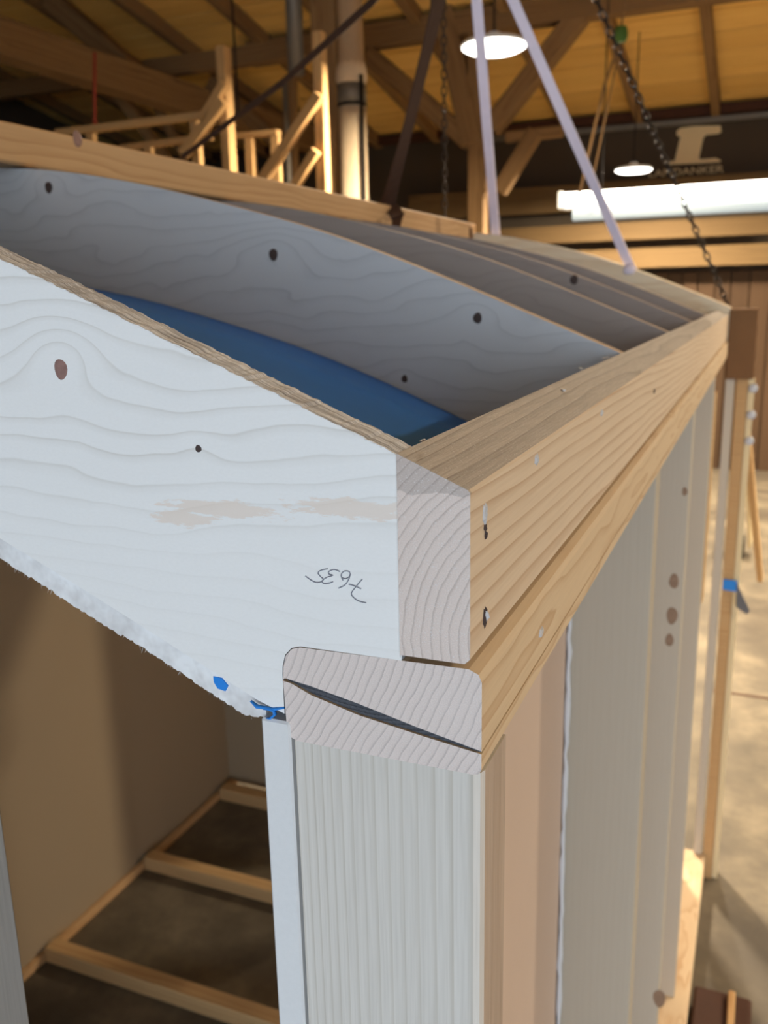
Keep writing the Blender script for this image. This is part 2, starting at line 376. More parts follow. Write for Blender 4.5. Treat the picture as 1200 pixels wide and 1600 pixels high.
# roof: boards along X, each one its own piece; rafters down the slope
ceil = empty('ceiling', (-2, RY, RZ)); tag(ceil, kind='structure')
pw = .205; i = 0; y = BY + .1
ylist = []
while y > RY:
    ylist.append((y, y - pw + .014)); y -= pw
for k, (ya, yb) in enumerate(ylist):
    j = random.uniform(-.006, .006)
    bar('plank', (XL, (ya+yb)/2, roofz((ya+yb)/2)+.03+j), (XR, (ya+yb)/2, roofz((ya+yb)/2)+.03+j), (ya-yb)*math.sqrt(1+SL*SL), .024, 'plank', ceil, .003, up=(0, SL, 1))
link('roof_underlay', [(XL, BY+.2, roofz(BY+.2)+.06), (XR, BY+.2, roofz(BY+.2)+.06), (XR, RY, RZ+.06), (XL, RY, RZ+.06), (XL, YF-.2, RZ-.6), (XR, YF-.2, RZ-.6), (XL, YF-.2, RZ-.5), (XR, YF-.2, RZ-.5), (XL, RY, RZ+.1), (XR, RY, RZ+.1), (XL, BY+.2, roofz(BY+.2)+.1), (XR, BY+.2, roofz(BY+.2)+.1)],
     [(0, 1, 2, 3), (3, 2, 5, 4), (8, 9, 7, 6), (10, 11, 9, 8), (0, 3, 8, 10), (3, 4, 6, 8), (1, 11, 9, 2), (2, 9, 7, 5), (0, 10, 11, 1), (4, 5, 7, 6)], 'plank', ceil)
# rafters at the places the photograph shows their lower ends
rx = [at(1120, 165, BY).x + d for d in (-8.3, -7.45, -6.6, -5.75, -4.95, -4.1, -3.3, -2.48, -1.66, -.83, 0, .85, 1.7, 2.55)]
for x in rx:
    bar('rafter', (x, BY, roofz(BY)-.055), (x, RY, RZ-.055), .09, .13, 'old', ceil, .005)

# dark gutter line and pipe rail under the eave
bar('eave_beam', (XL, BY-.08, EZ-.04), (XR, BY-.08, EZ-.04), .14, .10, 'umber', wb_)
bar('conduit', (-3.4, BY-.05, EZ-.135), (XR, BY-.05, EZ-.135), .05, .06, 'pipe', wb_)
# lower half of the back wall: old vertical boards, each its own piece
x = -5.0; n = 0
while x < 1.2:
    wd = random.uniform(.16, .24)
    box('wall_board', (x, BY-.045+random.uniform(-.008, .008), FZ), (x+wd-.012, BY-.005, .42+.3*0), 'board', wb_, .004); x += wd
# horizontal rails in front of the back wall
def hbeam(name, y0px, y1px, x0px, x1px, Y, th, mat, parent):
    a, b = at(x0px, (y0px+y1px)/2, Y), at(x1px, (y0px+y1px)/2, Y)
    return a, b
def rail(pa, pb, hgt_px, Y, mat, name='rail', parent=None, th=.12):
    a, b = at(*pa, Y), at(*pb, Y); h = hgt_px/FPX*(Y - CAM.y)*1.12
    z = a.z; b.z = z
    return bar(name, a, b, th, h, mat, parent)
rail((640, 326), (1290, 258), 34, BY-.20, 'rail_wood', 'rail', wb_, .08)
rail((760, 372), (1290, 330), 22, BY-.5, 'rail_wood', 'rail', wb_, .10)
rail((760, 412), (1290, 372), 25, BY-.35, 'rail_wood', 'rail', wb_, .12)

# ------------------------------------------------------------------ logo painted on the back wall
lg = empty('wall_logo', at(1085, 290, BY-.01)); tag(lg, 'cream painted pedestal emblem with the name LANDANKER below on the dark back wall', 'sign')
def flat_poly(name, pxs, Y, th, mat, parent):
    P = [at(*p, Y) for p in pxs]; n = len(P)
    V = P + [p + Vector((0, th, 0)) for p in P]
    F = [tuple(range(n)), tuple(range(2*n-1, n-1, -1))] + [(i, (i+1) % n, n+(i+1) % n, n+i) for i in range(n)]
    ob = link(name, V, F, mat, None, origin=P[0])
    if parent: put(ob, parent)
    return ob
flat_poly('emblem', [(1058, 204), (1064, 200), (1085, 197), (1126, 196), (1127, 206), (1122, 209), (1103, 211), (1099, 216), (1092, 247), (1095, 249), (1118, 247), (1126, 250), (1126, 253), (1096, 255), (1050, 257), (1038, 257), (1038, 253), (1054, 251), (1063, 214), (1057, 211)], BY-.012, .01, 'cream', lg)
def text(body, p0, p1, Y, mat, parent, name):
    cu = bpy.data.curves.new(name, 'FONT'); cu.body = body; cu.extrude = .005; cu.offset = .006
    t = bpy.data.objects.new(name, cu); COL.objects.link(t)
    dg = bpy.context.evaluated_depsgraph_get(); me = bpy.data.meshes.new_from_object(t.evaluated_get(dg))
    bpy.data.objects.remove(t)
    xs = [v.co.x for v in me.vertices]; ys = [v.co.y for v in me.vertices]
    a, b = at(*p0, Y), at(*p1, Y)
    for v in me.vertices:
        fx = (v.co.x-min(xs))/(max(xs)-min(xs)); fy = (v.co.y-min(ys))/(max(ys)-min(ys))
        v.co = Vector((a.x + fx*(b.x-a.x), a.y + v.co.z*-1, a.z + fy*(b.z-a.z))) - a
    me.materials.clear(); me.materials.append(MAT[mat])
    ob = bpy.data.objects.new(name, me); COL.objects.link(ob); ob.location = a; put(ob, parent); return ob
text('LANDANKER', (1014, 277), (1131, 258), BY-.012, 'cream', lg, 'lettering')
rr_ = [at(1040, 283, BY-.012), at(1108, 279, BY-.012)]
bar('underline', rr_[0], (rr_[1].x, rr_[1].y, rr_[0].z), .008, .03, 'cream', lg)

# ------------------------------------------------------------------ trusses and posts of the barn
def timber(parent, name, a, b, wpx, Ya, Yb=None, mat='old', depth=None):
    Yb = Ya if Yb is None else Yb
    A, B = at(*a, Ya), at(*b, Yb); wm = wpx/FPX*((Ya+Yb)/2-CAM.y)*1.1
    d = (B - A).normalized(); return bar(name, A, B, wm if depth is None else depth, wm, mat, parent, .01, up=(0, 1, 0) if abs(d.y) < .5 else (0, 0, 1))
YT = 8.2
tr = empty('roof_truss', (at(745, 300, YT).x, YT, FZ)); tag(tr, 'old timber post with spreading braces under the boarded roof behind the hanging lamp', 'truss')
a = at(560, 62, YT); b = at(1040, 0, YT)
bar('tie_beam', (a.x-1.2, YT, a.z), (b.x+2.2, YT, a.z), .18, .20, 'old', tr)
pt = at(747, 215, YT); bar('post', (pt.x, YT, FZ), (pt.x, YT, roofz(YT)), .15, .16, 'old', tr)
timber(tr, 'brace', (768, 200), (908, 22), 26, YT, mat='old')
timber(tr, 'brace', (742, 225), (690, 0), 30, YT, mat='old')
timber(tr, 'brace', (735, 222), (575, 85), 24, YT, mat='old')
timber(tr, 'brace', (780, 300), (838, 205), 20, YT, mat='old')
timber(tr, 'collar', (790, 215), (880, 205), 14, YT, mat='old')
# second truss line further left
YU = 7.0
tl = empty('roof_truss', (at(380, 150, YU).x, YU, FZ)); tag(tl, 'dark timber roof beams with struts at the far left below the boards', 'truss')
a = at(225, 102, YU); b = at(470, 72, YU)
bar('purlin', (XL+.1, YU+.6, a.z+.12), (b.x+.3, YU+.6, a.z+.12), .14, .16, 'old', tl)
A = at(0, 62, X=-5.2); bar('tie_beam', (-5.2, 2.0, A.z), (-5.2, BY-.1, A.z), .22, .26, 'old', tl)
timber(tl, 'strut', (330, 130), (455, 240), 22, 7.8); timber(tl, 'strut', (165, 122), (262, 250), 16, 7.2); timber(tl, 'strut', (232, 140), (290, 250), 13, 7.6)
timber(tl, 'strut', (80, 0), (215, 118), 30, 6.9); 
timber(tl, 'hanger', (455, 120), (458, 300), 15, 7.4)
# horizontal dark attic deck in the far left corner
dk = empty('loft', (-7.2, 9.0, FZ)); tag(dk, 'dark wooden loft under the roof in the far left corner', 'loft')
for k in range(9): box('loft_board', (XL+.02, 6.6+k*.48, 1.35), (-5.6, 7.06+k*.48, 1.39), 'umber', dk)
box('loft_joist', (-5.72, 6.5, 1.15), (-5.56, BY-.05, 1.35), 'old', dk)
for k in range(4): box('loft_post', (-5.72, 6.6+k*1.4, FZ), (-5.56, 6.76+k*1.4, 1.15), 'old', dk)

# the round and squared column
YC = 6.0
cl = empty('barn_column', (at(520, 300, YC).x, YC, FZ)); tag(cl, 'thick weathered barn column with a round pole and dark bands strapped beside it', 'column')
xa, xb = at(487, 200, YC).x, at(533, 200, YC).x
bar('squared_post', ((xa+xb)/2, YC+.12, FZ), ((xa+xb)/2, YC+.12, roofz(YC)), .2, xb-xa, 'old', cl)
xc = at(550, 150, YC).x; rad = (at(571, 150, YC).x - at(530, 150, YC).x)/2
MAT['pole'] = wood('pale_round_pole', 'Z', srgb(222, 200, 168), srgb(172, 142, 106), pith=(0, 0), spacing=.05, wob=.05, con=.3, longs=.6, fuzz=.4)
z1, z2, z3 = at(550, 125, YC).z, at(550, 110, YC).z, at(550, 165, YC).z
tube('round_pole', [(xc, YC, FZ), (xc, YC, z2), (xc, YC, z2+.001), (xc, YC, roofz(YC))], [rad*.98, rad*.98, rad*.9, rad*.9], 'pole', cl, 20)
tube('collar_band', [(xc, YC, z1-.03), (xc, YC, z1), (xc, YC, z2), (xc, YC, z2+.06)], [rad*1.0, rad*1.12, rad*1.06, rad*.92], 'pole', cl, 20)
tube('band', [(xc, YC, z3-.01), (xc, YC, z3+.01)], rad*1.03, 'black', cl, 20)
tube('sleeve', [(xc, YC, z3+.01), (xc, YC, z1-.03)], rad*1.01, 'pipe', cl, 20)
xs = at(466, 60, YC).x; tube('zinc_pipe', [(xs, YC-.05, at(466, 120, YC).z), (xs, YC-.05, roofz(YC))], (at(478, 60, YC).x-at(455, 60, YC).x)/2, 'pipe', cl, 16)
tube('thin_pipe', [(at(453, 200, YC).x, YC-.05, FZ), (at(453, 200, YC).x, YC-.05, at(466, 125, YC).z)], .022, 'pipe', cl, 10)
tube('cable', [(at(573, 200, YC).x, YC-.08, FZ), (at(573, 200, YC).x, YC-.08, at(573, 120, YC).z)], .016, 'black', cl, 8)

# ------------------------------------------------------------------ new timber frame standing behind
YN = 4.6
fr = empty('timber_frame', (at(420, 250, YN).x, YN, FZ)); tag(fr, 'unfinished frame of new pale studs, rails and diagonal braces standing behind the hut', 'frame')
def stud_px(x, ytop, wpx, Y, name='stud'):
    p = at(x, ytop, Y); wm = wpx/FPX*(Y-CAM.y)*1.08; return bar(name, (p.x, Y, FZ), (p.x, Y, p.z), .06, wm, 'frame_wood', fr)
stud_px(348, 73, 21, YN); stud_px(498, 50, 17, YN)
stud_px(390, 210, 12, YN+.5); stud_px(430, 208, 10, YN+.5); stud_px(305, 188, 12, YN+.1); stud_px(233, 230, 10, YN+.3); stud_px(142, 205, 12, YN+.1)
def rail2(a, b, w, Y, name='rail'):
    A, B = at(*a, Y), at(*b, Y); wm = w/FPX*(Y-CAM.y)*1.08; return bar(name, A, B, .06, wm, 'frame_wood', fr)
rail2((90, 208), (330, 179), 11, YN+.05); rail2((190, 232), (330, 214), 9, YN+.35); rail2((355, 214), (436, 207), 8, YN+.5)
rail2((286, 242), (350, 158), 16, YN-.06, 'brace'); rail2((315, 190), (352, 130), 13, YN-.06, 'brace'); rail2((408, 285), (500, 148), 15, YN-.06, 'brace'); rail2((455, 300), (495, 235), 13, YN-.06, 'brace')

# ------------------------------------------------------------------ lamps
def pendant(px, py, wpx, Y, label):
    p = at(px, py, Y); r = wpx/FPX*(Y-CAM.y)/2*1.05
    o = empty('pendant_lamp', p); tag(o, label, 'lamp', 'round pendant lamps under the barn roof')
    lathe('housing', [(r*.2, .06), (r*.24, .025), (r*.9, .018), (r, .006), (r, -.006), (r*.97, -.008)], p, 'fixture', o)
    lathe('diffuser', [(r*.97, -.006), (r*.97, -.016), (r*.8, -.032), (r*.02, -.04)], p, 'lamp', o)
    tube('cord', [p + Vector((0, 0, .06)), (p.x, p.y, roofz(p.y)-.02)], .006, 'black', o, 6)
    d = bpy.data.lights.new('pendant_light', 'AREA'); d.shape = 'DISK'; d.size = r*1.8; d.energy = LAMP_W; d.color = LAMP_COL
    l = bpy.data.objects.new('pendant_light', d); COL.objects.link(l); l.location = p + Vector((0, 0, -.05)); put(l, o)
    return o
pendant(772, 70, 92, 4.9, 'large glowing round pendant lamp between the two lilac slings')
pendant(990, 264, 50, 9.0, 'small distant glowing round pendant lamp in front of the painted wall emblem')
for (x, y, wf) in ((3.6, .8, .26), (2.9, 4.9, .7), (2.9, 9.0, 1)):   # row goes on out of view; nearest one added to light the beam side
    p = Vector((x, y, 1.58)); o = empty('pendant_lamp', p)
    tag(o, 'round pendant lamp right of the hut, ' + {.8: 'nearest the gate, added to light the beam side', 4.9: 'level with the large lamp', 9.0: 'close to the back wall'}[y], 'lamp', 'round pendant lamps under the barn roof')
    r = .17
    lathe('housing', [(r*.2, .06), (r*.24, .025), (r*.9, .018), (r, .006), (r, -.006), (r*.97, -.008)], p, 'fixture', o)
    lathe('diffuser', [(r*.97, -.006), (r*.97, -.016), (r*.8, -.032), (r*.02, -.04)], p, 'lamp', o)
    tube('cord', [p + Vector((0, 0, .06)), (p.x, p.y, roofz(p.y)-.02)], .006, 'black', o, 6)
    d = bpy.data.lights.new('pendant_light', 'AREA'); d.shape = 'DISK'; d.size = r*1.8; d.energy = LAMP_W*wf; d.color = LAMP_COL
    l = bpy.data.objects.new('pendant_light', d); COL.objects.link(l); l.location = p + Vector((0, 0, -.05)); put(l, o)
def strip_lamp():
    Y = 7.0; a, b = at(878, 326, Y), at(1200, 305, Y)
    x0, x1 = a.x, b.x + 0.35; zc = a.z; h = 20/FPX*(Y-CAM.y)
    o = empty('strip_lamp', (x0, Y, zc)); tag(o, 'long white strip light with glowing tubes below the painted emblem', 'lamp')
    box('housing', (x0, Y-.02, zc-.01), (x1, Y+.10, zc+h*1.1), 'fixture', o, .01)
    tube('tube', [(x0+.03, Y-.07, zc+h*.62), (x1-.03, Y-.07, zc+h*.62)], h*.42, 'tube', o, 14)
    tube('tube', [(x0+.10, Y-.05, zc-h*.55), (x1-.03, Y-.05, zc-h*.55)], h*.42, 'tube_dim', o, 14)
    box('end_cap', (x0-.01, Y-.12, zc-.01), (x0+.03, Y+.02, zc+h*1.15), 'fixture', o, .008)
    for xx in (x0+.3, x1-.3): tube('hanger', [(xx, Y+.04, zc+h), (xx, Y+.04, roofz(Y))], .005, 'black', o, 6)
strip_lamp()

# ================================================================== THE HUT FRAME
H = empty('hut_frame', (-1.03, 1.37, FZ))
tag(H, 'unfinished timber hut frame with arched roof boards, pale corner post and studs', 'hut')
LEN = 2.75; XC = -1.035
ARC = [(0.02, .118), (-.040, .146), (-.137, .187), (-.24, .230), (-.36, .276), (-.473, .312), (-.682, .365), (-.85, .392), (-1.035, .400)]
def arc(x):
    if x < XC: x = 2*XC - x
    for (xa, za), (xb, zb) in zip(ARC, ARC[1:]):
        if xb <= x <= xa:
            i = ARC.index((xa, za)); t = (x-xa)/(xb-xa)
            def sl(j):
                j0, j1 = max(j-1, 0), min(j+1, len(ARC)-1); return (ARC[j1][1]-ARC[j0][1])/(ARC[j1][0]-ARC[j0][0])
            d = xb-xa; m0, m1 = sl(i)*d, (0 if i+1 == len(ARC)-1 else sl(i+1))*d
            return (2*t**3-3*t**2+1)*za + (t**3-2*t**2+t)*m0 + (-2*t**3+3*t**2)*zb + (t**3-t**2)*m1
    return ARC[0][1]
def under(x):                                # underside of the arched boards
    xm = x if x >= XC else 2*XC - x
    return arc(x) - (.160 + .010*math.sin((xm+.1)*3))
def arch_board(name, y0, y1, mats, jag=.0, x_in=-.038, front_notch=False, step=.02, lift=0):
    """arched roof board between y0 and y1; outline in XZ"""
    xs = []; x = x_in
    while x > 2*XC - x_in: xs.append(x); x -= step
    xs.append(2*XC - x_in)
    rj = lambda a: random.uniform(-a, a)
    top = [(x, arc(x) + lift + (rj(jag) if jag else 0)) for x in xs]
    bot = []
    if front_notch:
        # right edge down to the wall plate, along it, then down its inner side
        edge = [(x_in + rj(jag*1.4), z) for z in [arc(x_in) - .001 - i*(arc(x_in)-.0515)/60 for i in range(1, 61)]]
        edge += [(-.0898, .0502), (-.0946, .0487), (-.0982, .0448), (-.1, .0386), (-.1003, .034), (-.1003, .0135)]
        bx = -.115; bl = []
        while bx > 2*XC + .115: bl.append((bx, under(bx))); bx -= step
        outline = top + [(2*XC - x, z) for x, z in edge[::-1]] + bl[::-1] + edge[::-1]
    else:
        bl = []; bx = -.1
        while bx > 2*XC + .1: bl.append((bx, under(bx))); bx -= step
        edge = [(x_in, .0515), (-.1, .0515)]
        outline = top + [(2*XC-x, z) for x, z in edge] + bl[::-1] + edge[::-1]
    n = len(outline); nt = len(top)
    V = [(x, y0, z) for x, z in outline] + [(x, y1, z) for x, z in outline]
    F = [tuple(range(n)), tuple(range(2*n-1, n-1, -1))]; fm = [0, 0]
    for i in range(n):
        F.append((i, (i+1) % n, n+(i+1) % n, n+i)); fm.append(1)
    ob = link(name, V, F, None, None, mats=mats, fmat=fm); put_world(ob, H); return ob
def clean(ob):
    bm = bmesh.new(); bm.from_mesh(ob.data); bmesh.ops.triangulate(bm, faces=[f for f in bm.faces if len(f.verts) > 4]); bm.to_mesh(ob.data); bm.free(); return ob
g = clean(arch_board('gable_board', 0.0, .020, ['gable', 'edge'], jag=.0004, front_notch=True, step=.0016))
tag(g, 'white front arch board with knots, sanded patches and a pencilled number')
RYS = (.655, 1.165, 1.66, 2.16)
rafters = []
for k, yy in enumerate(RYS):
    r_ = clean(arch_board('rafter_board', yy, yy+.022, ['rafter' if k == 0 else 'rafter_shaded', 'edge_dark'], step=.03)); rafters.append(r_)
MAT['end_arch'] = wood('far_arch_spruce', 'X', srgb(246, 228, 196), srgb(220, 188, 146), pith=(3, .2), spacing=.02, wob=.02, fuzz=.15)  # colour lightened to carry the lamp highlight on the far arch
fa = clean(arch_board('end_arch_board', LEN-.03, LEN+.06, ['end_arch', 'end_arch'], x_in=-.0, step=.03, lift=.026)); tag(fa, 'pale arch board, lightened as if lamplit, closing the far end')
# knots
def knot(parent, px, py, rpx, mat, Y=None, X=None, off=.0005, asp=1.2):
    c = at(px, py, Y=Y) if Y is not None else at(px, py, X=X)
    sc = rpx/FPX*((c - CAM).length); n = 18; V = []; 
    for ring, (rr, d) in enumerate(((1.0, 0), (.86, off), (.45, off*1.25))):
        for j in range(n):
            a = 2*math.pi*j/n; wob = 1+.05*math.sin(3*a+px)
            du, dv = rr*sc*wob*math.cos(a), rr*sc*asp*wob*math.sin(a)
            V.append((c.x+du, c.y-d, c.z+dv) if Y is not None else (c.x+d, c.y+du, c.z+dv))
    F = [(i*n+j, i*n+(j+1) % n, (i+1)*n+(j+1) % n, (i+1)*n+j) for i in range(2) for j in range(n)] + [tuple(2*n+j for j in range(n)), tuple(range(n))]
    ob = link('knot', V, F, mat, None, smooth=False, origin=c); put(ob, parent); return ob
knot(g, 95, 577, 12, 'knot', Y=0, asp=1.25); knot(g, 310, 701, 5.5, 'knot_dark', Y=0, asp=1.05)
for p in ((76, 293, 6.5), (427, 398, 7.5), (746, 497, 7), (632, 592, 5)): knot(rafters[0], p[0], p[1], p[2], 'knot_dark', Y=RYS[0], off=.001)
knot(rafters[2], 897, 437, 6, 'knot_dark', Y=RYS[2], off=.001)
# pencilled number, written upside down
PEN = [[(512, 889), (502, 891), (497, 895), (500, 900), (505, 905), (502, 909), (494, 910), (487, 907), (477, 900)],   # 5
       [(531, 893), (522, 890), (514, 893), (514, 897), (520, 899), (511, 902), (503, 908), (507, 912), (515, 911), (520, 909)],  # 3
       [(536, 907), (533, 899), (537, 893), (545, 893), (547, 899), (541, 904), (535, 903)], [(547, 897), (545, 905), (539, 914), (529, 919)],  # 6
       [(566, 905), (556, 917), (549, 927), (552, 933), (560, 939), (572, 942)], [(545, 913), (553, 915), (564, 920)]]       # 7
def pencil():
    V = []; F = []
    for st in PEN:
        P = [at(x, y, Y=-.0003) for x, y in st]; Q = []
        for i in range(len(P)-1):
            for t in (0, .25, .5, .75):
                p0, p1, p2, p3 = P[max(i-1, 0)], P[i], P[i+1], P[min(i+2, len(P)-1)]
                Q.append(.5*((2*p1)+(p2-p0)*t+(2*p0-5*p1+4*p2-p3)*t*t+(3*p1-p0-3*p2+p3)*t**3))
        Q.append(P[-1]); v, f = tube_data(Q, .00028, 6); b = len(V); V += v; F += [tuple(b+i for i in q) for q in f]
    ob = link('pencil_number', V, F, 'pencil', None, origin=at(520, 905, Y=0)); put(ob, g); tag(ob, 'pencilled figures 7635 written upside down')
pencil()

# upper rim beam (bevelled top), its front end
def prism_y(name, prof, y0, y1, mats, fmap, parent, ys=None):
    """prism along Y; fmap(i) gives the material index of side i; caps use index 1"""
    n = len(prof); ys = ys or [y0, y1]; V = []; F = []; fm = []
    for yy in ys: V += [(x, yy, z) for x, z in prof]
    for s in range(len(ys)-1):
        for i in range(n): F.append((s*n+i, s*n+(i+1) % n, (s+1)*n+(i+1) % n, (s+1)*n+i)); fm.append(fmap(i))
    F += [tuple(range(n)), tuple((len(ys)-1)*n+i for i in range(n))]; fm += [1, 1]
    ob = link(name, V, F, None, None, mats=mats, fmat=fm); put_world(ob, parent); return ob
zt = lambda x: .146 - (x+.038)*(.0145/.033)
rim = prism_y('rim_beam', [(-.038, .0538), (-.0075, .0538), (-.005, .0562), (-.005, zt(-.005)-.0008), (-.006, zt(-.006)), (-.038, .146)], -.0015, LEN-.03, ['rim', 'rim_end', 'rim_top'], lambda i: 2 if i == 4 else 0, H)
tag(rim, 'bevelled rim beam with sawn end grain on top of the wall plate')
# the same on the other long wall
mir = lambda pr: [(2*XC-x, z) for x, z in pr]
prism_y('rim_beam', mir([(-.038, .0525), (-.005, .0525), (-.005, zt(-.005)), (-.038, .146)]), -.0015, LEN-.03, ['rim', 'rim_end', 'rim_top'], lambda i: 2 if i == 2 else 0, H)
# wall plate with the split running through its end
UP = [(-.1, .0315), (-.0992, .0325), (-.085, .0305), (-.06, .0255), (-.03, .0185), (-.001, .0125), (0, .0122), (0, .0455), (-.0015, .049), (-.006, .0510), (-.090, .0497), (-.0945, .0482), (-.0978, .0445), (-.0995, .0385)]
LOW = [(-.1, .0310), (-.0955, .0302), (-.085, .0258), (-.06, .0196), (-.03, .0150), (-.001, .0110), (0, .0108), (0, .0030), (-.0012, .0008), (-.004, 0), (-.094, 0), (-.0975, .0015), (-.0993, .006)]
def rough_profile(name, profs, y0, y1, mats, parent):
    V = []; F = []; fm = []
    for pr in profs:
        n = len(pr); b = len(V)
        for yy in (y0, y1): V += [(x, yy, z) for x, z in pr]
        for i in range(n): F.append((b+i, b+(i+1) % n, b+n+(i+1) % n, b+n+i)); fm.append(0)
        F += [tuple(b+i for i in range(n)), tuple(b+n+i for i in range(n))]; fm += [1, 1]
    ob = link(name, V, F, None, None, mats=mats, fmat=fm); put_world(ob, parent); return ob
pl = rough_profile('wall_plate', [UP, LOW], 0, LEN, ['plate', 'plate_end'], H)
tag(pl, 'rounded wall plate with a long dark split in its end grain')
sp = wbox('split', (-.0985, .0016, .010), (-.0008, .03, .0328), 'split', None, 0)
bm = bmesh.new(); bm.from_mesh(sp.data)
for v in bm.verts:
    t = (v.co.x + .0985)/.0977; zc_ = .0316 - t*.0202; v.co.z = zc_ + (.0035 if v.co.z > .02 else -.005)
bm.to_mesh(sp.data); bm.free(); put_world(sp, pl)
wbox('wall_plate', (2*XC, 0, 0), (2*XC+.1, LEN, .05), 'plate', H, .004)

# corner post, chamfered front arris
def post(x0, x1, y0, y1, z0, z1, ch, mats, name):
    pr = [(x0, y0), (x1-ch, y0), (x1-ch*.3, y0+ch*.5), (x1, y0+ch*1.4), (x1, y1), (x0, y1)]; n = 6
    V = [(x, y, z) for z in (z0, z1) for x, y in pr]; F = [tuple(range(n)), tuple(range(n, 2*n))]; fm = [0, 0]
    for i in range(n): F.append((i, (i+1) % n, n+(i+1) % n, n+i)); fm.append(1 if i in (3,) else 0)
    ob = link(name, V, F, None, None, mats=mats, fmat=fm); put_world(ob, H); return ob
tag(post(-.0955, 0, .0005, .042, FZ, 0, .004, ['post', 'post_side'], 'corner_post'), 'pale corner post with straight grain and a rough outer side')
wbox('end_post', (-.44, .0, FZ), (-.346, .042, under(-.346)-.018), 'post', H, .003)   # next post of the open end
for k in range(5):                           # unseen boards added left of the opening to keep daylight out
    wbox('light_block_board', (2*XC+.096+k*.191, .012, FZ), (2*XC+.096+(k+1)*.191-.002, .03, min(under(2*XC+.2+k*.191), .2)-.02), 'lining_in', H, .002)
# door-opening header is open; the far-side corner post
wbox('corner_post', (2*XC, .0, FZ), (2*XC+.095, .042, 0), 'post', H, .003)
# sill plate on the concrete
wbox('sill_plate', (-.1, 0, FZ), (.04, LEN, FZ+.10), 'plate', H, .004)
wbox('sill_plate', (2*XC, 0, FZ), (2*XC+.1, LEN, FZ+.10), 'plate', H, .004)
# wall studs
STY = (.715, 1.30, 1.985)
for k, yy in enumerate(STY):
    s = box('stud', (-.0975, yy, FZ+.10), (-.001, yy+.045, -.0005), 'stud', H, .0015)
    if k == 0: tag(s, 'grey-lit pale stud nearest the corner post')
    if k == 1:
        for p in ((1053, 908, 7), (1050, 962, 8), (1070, 768, 4), (1046, 1000, 6), (1000+30, 1560, 8)): knot(s, *p, 'knot_pale', Y=yy, off=.0004, asp=1.7)
for yy in (.66, 1.3, 1.98): box('stud', (2*XC, yy, FZ+.1), (2*XC+.097, yy+.045, 0), 'stud', H, .0015)
# white lining board seen on edge, tan back of the lining in the bays
ln = wbox('lining_board', (-.1135, -.001, FZ+.02), (-.0972, .30, .0095), 'white', H, .0012); tag(ln, 'white lining board seen on its front edge beside the post')
y0 = .301
for y1 in (.735, 1.32, 2.0, LEN-.05):
    wbox('lining_board', (-.1135, y0, FZ+.02), (-.1003, y1-.002, -.002), 'lining_out', H, .001); y0 = y1
# bead of white sealant in the corner of the first stud
tube('sealant_bead', [(-.0965+random.uniform(-.0012, .0012), .712, FZ+.12+i*.018) for i in range(98)], [random.uniform(.0022, .0042) for i in range(98)], 'glue', H, 8)
# inner lining of the opposite wall: two boards
wbox('lining_board', (2*XC+.1, .02, FZ+.02), (2*XC+.114, 2.02, .02), 'lining_in', H, .001)
wbox('lining_board', (2*XC+.1, 2.024, FZ+.02), (2*XC+.108, LEN-.04, .02), 'lining_in', H, .001)
for k in range(2): wbox('lining_board', (2*XC+.1+k*.61, LEN-.075, FZ+.02), (2*XC+.1+(k+1)*.61-.001, LEN-.045, .03), 'lining_in', H, .001)   # far end; unseen gap beside the near wall left to let lamp light in
wbox('floor_batten', (2*XC+.114, .05, FZ), (2*XC+.135, LEN-.05, FZ+.03), 'batten', H, .002)
for yy in (1.0, 1.51, 2.03, 2.55): box('floor_joist', (2*XC+.135, yy, FZ), (-.115, yy+.055, FZ+.055), 'bar', H, .003)
# arched ceiling lining below the boards: strips, front ends ragged
def lining_arch():
    xs = []; x = -.1125
    while x > 2*XC + .1125: xs.append(x); x -= .0012 if x > -.34 else .03
    n = len(xs); V = []; F = []; lowj = 0
    tops = []; lows = []
    step = 0
    for i, x in enumerate(xs):
        if x > -.34 and i % 36 == 0: step = random.uniform(-.0016, .0012)
        tz = under(x) - .0004; th = .0150 + (step + random.uniform(-.0007, .0004) if x > -.34 else 0) + (-.006*max(0, 1-(-.113-x)/.012))
        tops.append((x, tz)); lows.append((x, tz - th))
    outline = tops + lows[::-1]; N = len(outline)
    V = [(x, .003, z) for x, z in outline] + [(x, .012, z) for x, z in outline] + [(x, LEN-.04, z) for x, z in outline]
    F = [tuple(range(N)), tuple(2*N+i for i in range(N))]; fm = [1, 1]
    for s in range(2):
        for i in range(N): F.append((s*N+i, s*N+(i+1) % N, (s+1)*N+(i+1) % N, (s+1)*N+i)); fm.append(1 if s == 0 else 0)
    ob = link('ceiling_lining', V, F, None, None, mats=['white', 'lining_end'], fmat=fm); put_world(clean(ob), H)
    tag(ob, 'white ceiling lining with a ragged torn front edge'); return ob
cl_ = lining_arch()
